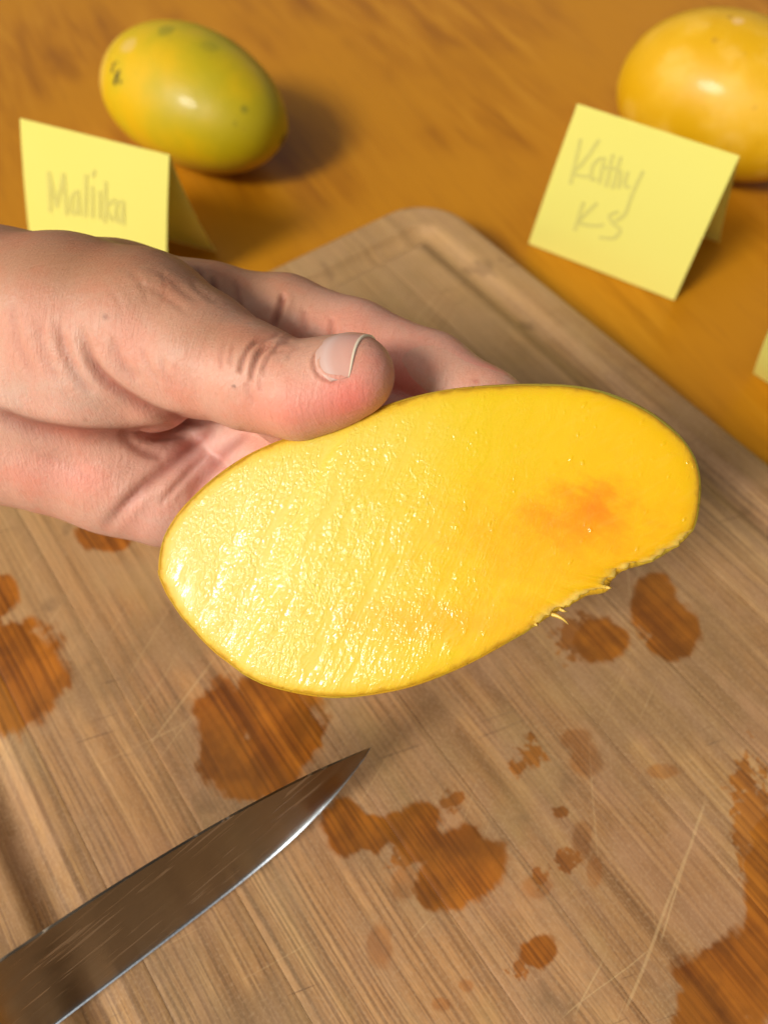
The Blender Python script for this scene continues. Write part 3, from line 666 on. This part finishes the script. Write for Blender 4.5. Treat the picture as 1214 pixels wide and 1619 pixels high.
    for lay, off in ((0, .16), (1, -.30)):
        for i in range(nu):
            f = i / (nu - 1)
            for j, thj in enumerate(th):
                w_ = abs(thj - mid) / math.radians(55)
                r_ = (R0[i, j] * (1 - .22 * f) + k0[j] * .22 * f) + (off * (1 - 1.1 * max(w_ ** 5, (1 - f) ** 7)) if lay == 0 else off - .25)
                dr = toc * math.cos(thj) + upv * math.sin(thj); pts.append(TT[i, j] + dr * r_)
    pts = np.array(pts); Wn = CAM + (pts / 1000) @ np.stack([RT, UP, FW]); Nn = nu * nv
    F = [grid_faces(nu, nv), grid_faces(nu, nv, off=Nn, flip=True)]
    ring = list(range(nv)) + [i * nv + nv - 1 for i in range(1, nu)] + [(nu - 1) * nv + j for j in range(nv - 2, -1, -1)] + [i * nv for i in range(nu - 2, 0, -1)]
    ring = np.array(ring); rn = np.roll(ring, -1); F.append(np.stack([ring, rn, rn + Nn, ring + Nn], 1)[:, ::-1])
    tn = NT("nail"); fr = tn.n('Attribute', attribute_name='along').outputs['Fac']
    cn = tn.ramp(fr, [(0.0, (0.60, 0.36, 0.28)), (0.25, (0.66, 0.45, 0.39)), (0.45, (0.62, 0.36, 0.29)), (0.93, (0.60, 0.31, 0.24)), (0.955, (0.80, 0.66, 0.48)), (1.0, (0.84, 0.72, 0.55))])
    o2 = mesh("thumbnail", Wn, np.concatenate(F), tn.set(color=cn, rough=.30, spec=.5, sss=.15, sssr=(1, .4, .3), ssss=.001, coat=.25, coatr=.2), loc=loc)
    o2.parent = o; o2.location = (0, 0, 0)
    al = np.tile(np.repeat(np.linspace(0, 1, nu), nv), 2); at = o2.data.attributes.new("along", 'FLOAT', 'POINT'); at.data.foreach_set("value", al.astype(np.float32))
    bm = bmesh.new(); bm.from_mesh(o2.data); bmesh.ops.recalc_face_normals(bm, faces=bm.faces); bm.to_mesh(o2.data); bm.free()
build_hand()

# ------------------------------------------------------------------ knife, standing on its edge
def build_knife():
    A = onz(95, 1618, BT); B = onz(295, 1465, BT); e = B - A; e[2] = 0; e /= np.linalg.norm(e)
    side = np.array([e[1], -e[0], 0.0])                       # towards the camera side
    lean = math.radians(2); upk = np.array([0, 0, 1.0]) * math.cos(lean) - side * math.sin(lean)
    nk = np.cross(e, upk); nk = nk if nk @ side > 0 else -nk
    def pl(px, py):
        d = ray(px, py); t = ((A - CAM) @ nk) / (d @ nk); p = CAM + d * t - A; return np.array([p @ e, p @ upk])
    sp = np.array([pl(*p) for p in [(588, 1179), (527, 1208), (448, 1249), (343, 1302), (237, 1360), (121, 1439), (0, 1518)]])
    ed = np.array([pl(*p) for p in [(588, 1179), (567, 1215), (527, 1262), (490, 1302), (438, 1347), (374, 1405), (295, 1465), (211, 1526), (95, 1618)]])
    bv = np.array([pl(*p) for p in [(588, 1180), (558, 1217), (506, 1272), (448, 1322), (369, 1389), (300, 1449), (227, 1505), (184, 1540), (105, 1602)]])
    smax = sp[0, 0]; heel = -0.075
    def fn(P, tail):
        P = P[np.argsort(P[:, 0])]; P = P[(P[:, 0] > P[0, 0] - 1)]
        x = np.concatenate([[heel - .01], P[:, 0]]); y = np.concatenate([[P[0, 1] + tail], P[:, 1]]); return lambda s: np.interp(s, x, y)
    fs, fe, fb = fn(sp, .001), fn(ed, 0), fn(bv, 0)
    q = np.linspace(0, 1, 90) ** 1.6; S = smax - q * (smax - heel)
    def sm(f):
        y = f(S); k = np.array([1, 2, 3, 2, 1]) / 9.; y2 = np.convolve(np.pad(y, 2, 'edge'), k, 'valid'); y2[:2] = y[:2]; return y2
    hs, he, hb = sm(fs), sm(fe), sm(fb)
    xs_ = S - S.mean(); hs = np.polyval(np.polyfit(xs_, hs, 3), xs_)
    he = np.where(q > .02, np.polyval(np.polyfit(xs_, he, 6), xs_), he); hb = np.where(q > .02, np.polyval(np.polyfit(xs_, hb, 6), xs_), hb)
    he[0] = hs[0] - .00002; he = np.minimum(he, hs - .00001); hb = np.minimum(hb, he + .00035 + .0027 * np.clip(q * 9, 0, 1))
    he = np.maximum(he, 0.0) if False else he
    hb = np.clip(hb, he + .00006, hs - .00001)
    shift = -he.min() + .0002 if he.min() < 0 else 0
    def W(s, hgt, off): return A + e * s + upk * hgt + nk * off
    root = empty("kitchen_knife", A + e * heel)
    tag(root, "steel kitchen knife with a bright sharpened edge, at the lower left of the board", "knife")
    Ab = np.array(root.location)
    t = NT("blade_steel"); tc = t.n('TexCoord').outputs['Object']
    angk = math.atan2(e[1], e[0])
    c = t.coords(rot=(0, 0, -angk), src=tc)
    br = t.noise(t.coords(scale=(25, 25, 900), src=c), 1.0, 3); sm_ = t.noise(t.coords(scale=(30, 30, 90), rot=(0, .35, 0), src=c), 1.0, 3)
    sml = t.math('MULTIPLY', t.mr(t.noise(t.coords(scale=(55, 400, 420), rot=(0, .22, 0), src=c), 1.0, 2), .58, .64), t.mr(sm_, .40, .55))
    col = t.mix(t.mr(sm_, .4, .65), (0.14, 0.112, 0.078), (0.21, 0.172, 0.125))
    col = t.mix(t.math('MULTIPLY', sml, .6), col, (0.55, .47, .36))
    ms = t.set(color=col, metal=1.0, rough=t.math('ADD', t.mr(sm_, .35, .65, .30, .42), t.math('MULTIPLY', sml, .15)), normal=t.bump(t.math('ADD', t.math('MULTIPLY', br, .25), t.math('MULTIPLY', sml, 1.2)), .30, .0003))
    nS = len(S); prof = lambda i: [(hs[i], .00028), (hs[i] * .6 + hb[i] * .4, .00032), (hb[i], .0002)]
    V = []
    for i in range(nS):
        k = min(1, q[i] * 12 + .05)
        for hh, of in prof(i): V.append(W(S[i], hh, of * k))
        for hh, of in prof(i)[::-1]: V.append(W(S[i], hh, -of * k))
    f = grid_faces(nS, 6, True); f = np.concatenate([f, np.array([[(nS - 1) * 6 + a for a in (0, 1, 4, 5)], [(nS - 1) * 6 + a for a in (1, 2, 3, 4)]])])
    ob = mesh("blade", V, f, ms, root, loc=Ab); ob.location = (0, 0, 0)
    V = []
    for i in range(nS):
        k = min(1, q[i] * 12 + .05)
        e0 = W(S[i], he[i], 0); vc = CAM - e0; vc = vc / np.linalg.norm(vc)
        V += [W(S[i], hb[i], .0002 * k), e0 + vc * 1.0 * (hb[i] - he[i]), W(S[i], hb[i], -.0005 * k)]  # bevel flared out toward the viewer, shaped to catch the sky's reflection
    tb = NT("bevel_steel"); tcb = tb.n('TexCoord').outputs['Object']; nn = tb.noise(tb.coords(scale=(900, 900, 60), src=tcb), 1.0, 2)
    mb = tb.set(color=(0.36, 0.41, 0.46), metal=1.0, rough=.40, normal=tb.bump(nn, .25, .0002))
    ob2 = mesh("edge_bevel", V, grid_faces(nS, 3, True), mb, root, loc=Ab); ob2.location = (0, 0, 0)
    for x in (ob, ob2):
        bm = bmesh.new(); bm.from_mesh(x.data); bmesh.ops.recalc_face_normals(bm, faces=bm.faces)
        for e_ in bm.edges:
            if len(e_.link_faces) == 2 and e_.calc_face_angle(0) > 0.5: e_.smooth = False
        bm.to_mesh(x.data); bm.free()
    # handle, out past the lower left corner
    V = []; n = 14; hm = fs(heel) - .012
    for j, s in enumerate(np.linspace(heel + .004, heel - .105, 12)):
        r1 = .0125 + .002 * math.sin(j * .5); r2 = .0085
        if j in (0, 11): r1 *= .7; r2 *= .7
        for a in np.linspace(0, 2 * math.pi, n, endpoint=False): V.append(W(s, hm + r1 * math.sin(a), r2 * math.cos(a)))
    th = NT("handle_black"); mh = th.set(color=(.03, .028, .026), rough=.45)
    ff = [tuple(x) for x in grid_faces(12, n, True)] + [tuple(range(n)), tuple(range(11 * n, 12 * n))]
    oh = mesh("handle", V, ff, mh, root, loc=Ab); oh.location = (0, 0, 0)
build_knife()

# ------------------------------------------------------------------ whole mangoes
def mat_whole(kind, px_marks):
    t = NT("mango_skin_" + kind); tc = t.n('TexCoord').outputs['Object']; X = t.n('SeparateXYZ', {0: tc})
    n1 = t.noise(tc, 32.0, 3); n2 = t.noise(tc, 70.0, 4); sp = t.noise(tc, 160.0, 2)
    if kind == 'green':
        col = t.mix(t.mr(n1, .36, .62), (0.62, 0.38, 0.003), (0.54, 0.375, 0.004))
        f = t.math('ADD', t.math('MULTIPLY', X.outputs[0], 6.0), t.math('ADD', t.math('MULTIPLY', X.outputs[2], 10.0), t.math('MULTIPLY', n1, 1.2)))
        col = t.mix(t.mr(f, .55, 1.25), col, (0.40, 0.315, 0.004))
        col = t.mix(t.mr(t.math('ADD', X.outputs[2], t.math('MULTIPLY', n2, .018)), -.014, .006, 1., 0.), col, (0.60, 0.33, 0.022))
        col = t.mix(t.math('MULTIPLY', t.mr(t.math('ADD', X.outputs[0], t.math('MULTIPLY', n2, .02)), -.038, -.022, 1., 0.), .55), col, (0.68, 0.46, 0.16))
        for (x, y, z, r, c, am) in px_marks:
            d = t.vm('DISTANCE', tc, (x, y, z)); d = t.math('ADD', d, t.math('MULTIPLY', t.math('SUBTRACT', sp, .5), r * .9))
            col = t.mix(t.math('MULTIPLY', t.mr(d, r * .6, r * 1.2, 1., 0.), am), col, c)
    else:
        col = t.mix(t.mr(n1, .38, .62), (0.60, 0.325, 0.003), (0.66, 0.375, 0.015))
        col = t.mix(t.math('MULTIPLY', t.mr(n2, .5, .72), .3), col, (0.72, 0.46, 0.11))
        for (x, y, z, r, c, am) in px_marks:
            d = t.vm('DISTANCE', tc, (x, y, z)); d = t.math('ADD', d, t.math('MULTIPLY', t.math('SUBTRACT', sp, .5), r * .9))
            col = t.mix(t.math('MULTIPLY', t.mr(d, r * .6, r * 1.2, 1., 0.), am), col, c)
    col = t.mix(t.math('MULTIPLY', t.mr(t.noise(tc, 300., 2), .68, .74), .35), col, (0.30, 0.19, 0.02))
    return t.set(color=col, rough=t.mr(n2, .3, .7, .40, .55), spec=.30, coat=.12, coatr=.12, sss=.06, sssr=(1, .5, .1), ssss=.002, normal=t.bump(t.math('ADD', n2, t.math('MULTIPLY', t.noise(tc, 500., 2), .2)), .25, .0012))
def build_whole(name, cpx, cpy, hgt, a0, a1, L, rv, rh, kind, marks, label):
    c = onz(cpx, cpy, hgt); p0 = onz(*a0, hgt); p1 = onz(*a1, hgt); yaw = math.atan2(*(p1 - p0)[:2][::-1])
    root = empty(name, (c[0], c[1], 0.0), yaw); tag(root, label, "mango", "whole mangoes on the table behind the board")
    def onskin(px, py):
        d = ray(px, py); o_ = CAM - np.array([c[0], c[1], hgt]); cy_, sy_ = math.cos(yaw), math.sin(yaw)
        R_ = np.array([[cy_, sy_, 0], [-sy_, cy_, 0], [0, 0, 1]]); S_ = np.array([L, rh, rv]); d = R_ @ d / S_; o_ = R_ @ o_ / S_
        A_ = d @ d; B_ = o_ @ d; D_ = max(B_ * B_ - A_ * (o_ @ o_ - 1), 0); return tuple(float(v) for v in (o_ + d * (-B_ - math.sqrt(D_)) / A_) * S_)
    marks = [(*onskin(a_[0], a_[1]), *a_[2:]) for a_ in marks]
    nu, nv = 60, 64; V = []
    for i in range(nu):
        th = math.pi * i / (nu - 1); x = -math.cos(th); r = math.sin(th) ** .93 * (1 - .08 * x + .03 * x * x)
        for j in range(nv):
            ph = 2 * math.pi * j / nv; cy, cz = math.cos(ph), math.sin(ph)
            yy = rh * r * cy + .0025 * (1 - x * x) * 0.6 + .003 * x * x * np.sign(x) * .8; zz = rv * r * cz * (1.0 if cz > 0 else .97)
            bk = .0022 * math.exp(-((x - .86) / .16) ** 2 - ((ph - 5.6) / .5) ** 2)
            V.append((L * x, yy + bk, zz))
    V = np.array(V); V[:, 2] += -V[:, 2].min() ; zc = V[:, 2].max() / 2
    V[:, 2] -= zc
    o = mesh("skin", V, grid_faces(nu, nv, True), mat_whole(kind, marks), root); o.location = (0, 0, zc + .0003)
    # stem stub
    ts = NT("stem"); ms = ts.set(color=(.06, .035, .015), rough=.8)
    sv = []; n = 10
    for k, (dx, rr) in enumerate([(0.0012, .0032), (-.001, .0026), (-.0035, .0021), (-.0046, .0012)]):
        for j in range(n): a = 2 * math.pi * j / n; sv.append((-L + dx, rr * math.cos(a) * (1 + .1 * math.sin(3 * a)), rr * math.sin(a)))
    sf = [tuple(x) for x in grid_faces(4, n, True)] + [tuple(range(3 * n, 4 * n))]
    s = mesh("stem", sv, sf, ms, root); s.location = (0, 0, zc)
    if kind == 'orange': s.rotation_euler = (0, 0, math.pi)
    return root
bk = (0.015, 0.018, 0.010); dg = (0.10, 0.12, 0.015)
build_whole("mango", 307, 160, .0320, (180, 95), (440, 222), .0520, .0320, .0345, 'green',
    [(174 + k * 1.6 + (k % 2) * 4, 76 + k * 9, .0018, bk, .95) for k in range(7)] + [(186 + k * 1.5, 84 + k * 15, .0012, bk, .9) for k in range(4)] +
    [(262, 48, .0046, dg, .4), (330, 70, .0045, dg, .25), (444, 218, .0034, bk, .75), (387, 172, .0022, dg, .55), (372, 197, .0022, dg, .35), (205, 72, .0045, (.62, .42, .12), .6)],
    "whole green and yellow mango with black marks at its left end, behind a paper note")
build_whole("mango", 1152, 160, .0355, (1010, 112), (1270, 205), .0560, .0362, .0385, 'orange',
    [(1192, 172, .0024, (.22, .10, .01), .7), (1128, 65, .0018, (.4, .2, .02), .5), (1165, 35, .003, (.75, .5, .25), .5), (1030, 80, .0018, (.4, .2, .02), .4), (1178, 122, .0016, (.4, .2, .02), .4), (1152, 30, .0014, (.3, .15, .02), .5)],
    "whole orange-yellow mango with tiny brown specks, cut off by the photo's right edge")

# ------------------------------------------------------------------ folded paper notes
def mat_paper():
    t = NT("yellow_paper"); tc = t.n('TexCoord').outputs['Object']; n = t.noise(tc, 1500.0, 2); n2 = t.noise(tc, 20.0, 2)
    col = t.mix(n2, (0.84, 0.80, 0.19), (0.86, 0.825, 0.22))
    tr = t.n('BsdfTranslucent', {'Color': (0.80, 0.72, 0.10)}); mx_ = t.n('MixShader', {0: .16}); t.t.links.new(t.b.outputs[0], mx_.inputs[1]); t.t.links.new(tr.outputs[0], mx_.inputs[2]); t.t.links.new(mx_.outputs[0], t.out.inputs[0])
    return t.set(color=col, rough=.8, spec=.15, normal=t.bump(n, .06, .0002))
MP = mat_paper()
def mat_pencil():
    t = NT("pencil"); tc = t.n('TexCoord').outputs['Object']; n = t.noise(tc, 2600.0, 2)
    return t.set(color=t.mix(t.mr(n, .35, .65), (0.52, 0.49, 0.13), (0.70, 0.66, 0.17)), rough=.7)
MPEN = mat_pencil()
def solve_top(px, py, base, L):
    """point on the pixel's ray at distance L from base, on the near side, above the table"""
    d = ray(px, py); d = d / np.linalg.norm(d); oc = CAM - base; b = oc @ d; c = oc @ oc - L * L; disc = b * b - c
    if disc < 0: t = -b
    else: t = -b - math.sqrt(disc); t2 = -b + math.sqrt(disc); t = t if True else t2
    return CAM + d * t
def leaf(BL, BR, TR, TL, name, root, loc, bow=.0015, curl=.0):
    nu, nv = 12, 12; V = []; nr = np.cross(BR - BL, TL - BL); nr /= np.linalg.norm(nr)
    for s in (0, .00022):
        for i in range(nu):
            for j in range(nv):
                a = i / (nu - 1); b = j / (nv - 1)
                p = BL * (1 - a) * (1 - b) + BR * a * (1 - b) + TR * a * b + TL * (1 - a) * b
                p = p + nr * (bow * 4 * b * (1 - b) + curl * (1 - b) ** 2 - s); V.append(p)
    V = np.array(V); V[:, 2] = np.maximum(V[:, 2], .0004)
    N = nu * nv; F = [grid_faces(nu, nv, flip=True), grid_faces(nu, nv, off=N)]
    ring = np.array([i * nv for i in range(nu)] + [(nu - 1) * nv + j for j in range(1, nv)] + [i * nv + nv - 1 for i in range(nu - 2, -1, -1)] + [j for j in range(nv - 2, 0, -1)])
    rn = np.roll(ring, -1); F.append(np.stack([ring, rn, rn + N, ring + N], 1))
    o = mesh(name, V, np.concatenate(F), MP, root, loc=loc); o.location = (0, 0, 0)
    bm = bmesh.new(); bm.from_mesh(o.data); bmesh.ops.recalc_face_normals(bm, faces=bm.faces)
    for e_ in bm.edges:
        if len(e_.link_faces) == 2 and e_.calc_face_angle(0) > 0.7: e_.smooth = False
    bm.to_mesh(o.data); bm.free()
    return nr
def writing(strokes, BL, BR, TR, TL, nr, root, loc, bow, wd=.0017):
    """strokes in leaf coordinates (a to the right, b up, both 0..1): thin graphite ribbons lying on the paper"""
    V = []; F = []
    for st in strokes:
        pts = catmull([(x, y) for x, y in st], 6) if len(st) > 2 else np.array([np.array(st[0]) * (1 - t) + np.array(st[1]) * t for t in np.linspace(0, 1, 6)])
        b0 = len(V)
        for i, (a, b) in enumerate(pts):
            d = pts[min(i + 1, len(pts) - 1)] - pts[max(i - 1, 0)]; d = d / (np.linalg.norm(d) + 1e-9); n = np.array([-d[1], d[0]]) * wd / .076 / 2
            for s in (-1, 1):
                aa, bb = a + n[0] * s, b + n[1] * s
                p = BL * (1 - aa) * (1 - bb) + BR * aa * (1 - bb) + TR * aa * bb + TL * (1 - aa) * bb
                V.append(p + nr * (bow * 4 * bb * (1 - bb) + .00022))
            if i: F.append((b0 + 2 * i - 2, b0 + 2 * i - 1, b0 + 2 * i + 1, b0 + 2 * i))
    o = mesh("handwriting", V, F, MPEN, root, loc=loc); o.location = (0, 0, 0)
def note(TL, TR, BR, BL, backr, label, strokes, L=.073, back_off=None, bow=.001):
    bl = onz(*BL, .0006); br = onz(*BR, .0006)
    tl = solve_top(*TL, bl, L); tr = solve_top(*TR, br, L)
    zt = (tl[2] + tr[2]) / 2; tl = onz(*TL, zt); tr = onz(*TR, zt)
    loc = (bl + br) / 2; loc[2] = 0
    root = empty("paper_note", loc); tag(root, label, "paper note", "folded yellow paper notes naming the mangoes")
    nr = leaf(bl, br, tr, tl, "front_leaf", root, loc, bow)
    if nr @ (CAM - loc) < 0: nr = -nr
    # back leaf drops from the fold to the table behind
    if backr is not None: off = onz(*backr, .0006) - br
    else: off = back_off
    off = np.array([off[0], off[1], 0]); b2l = bl + off; b2r = br + off
    leaf(b2l, b2r, tr - nr * .0002, tl - nr * .0002, "back_leaf", root, loc, .002)
    if strokes: writing(strokes, bl, br, tr, tl, nr, root, loc, bow)
    return bl, br, tl, tr
# leaf coordinates of the handwriting
def quad_uv(pts, TL, TR, BR, BL):
    TL, TR, BR, BL = map(np.array, (TL, TR, BR, BL)); out = []
    for p in pts:
        a, b = .5, .5
        for _ in range(12):
            q = BL * (1 - a) * (1 - b) + BR * a * (1 - b) + TR * a * b + TL * (1 - a) * b; r = np.array(p) - q
            J = np.array([(BR - BL) * (1 - b) + (TR - TL) * b, (TL - BL) * (1 - a) + (TR - BR) * a]).T
            s = np.linalg.solve(J, r); a += s[0]; b += s[1]
        out.append((a, b))
    return out
q1 = ((32, 188), (268, 246), (264, 470), (52, 412)); q2 = ((912, 165), (1168, 248), (1065, 475), (835, 385))
s1 = [[(80, 262), (83, 325)], [(80, 262), (93, 318)], [(93, 318), (104, 265)], [(104, 265), (109, 330)], [(127, 292), (118, 300), (116, 322), (123, 326), (128, 300)], [(127, 290), (130, 330)], [(140, 268), (139, 333)],
      [(150, 285), (150, 334)], [(150, 272), (152, 266), (154, 262)], [(162, 292), (162, 336)], [(171, 278), (170, 342)], [(186, 305), (172, 318), (182, 338)], [(198, 308), (189, 312), (187, 335), (194, 338), (199, 315)], [(199, 308), (199, 345)]]
s2 = [[(922, 212), (908, 280)], [(952, 215), (925, 250), (912, 262), (928, 268), (942, 268)], [(958, 240), (944, 252), (942, 272), (950, 272)], [(962, 240), (955, 280)], [(975, 236), (966, 285)], [(960, 255), (982, 258)], [(988, 240), (976, 288)], [(980, 265), (989, 262), (986, 288)],
      [(1000, 262), (996, 282), (1004, 286)], [(1024, 262), (1008, 296), (996, 328), (980, 340)], [(930, 308), (914, 358)], [(952, 310), (926, 336), (922, 344), (946, 348), (962, 346)], [(986, 324), (972, 330), (976, 342), (988, 354), (978, 368), (954, 368)]]
note(*q1, (342, 398), "folded yellow note standing at the left behind the hand with one pencilled word", [quad_uv(s, *q1) for s in s1])
note(*q2, None, "yellow note with two pencilled lines, standing in front of the orange mango", [quad_uv(s, *q2) for s in s2], back_off=(.030, .040, 0))
note((1224, 500), (1420, 600), (1340, 690), (1190, 590), None, "yellow note whose corner alone shows at the right edge beside the board", None, L=.05, back_off=(.03, .03, 0))
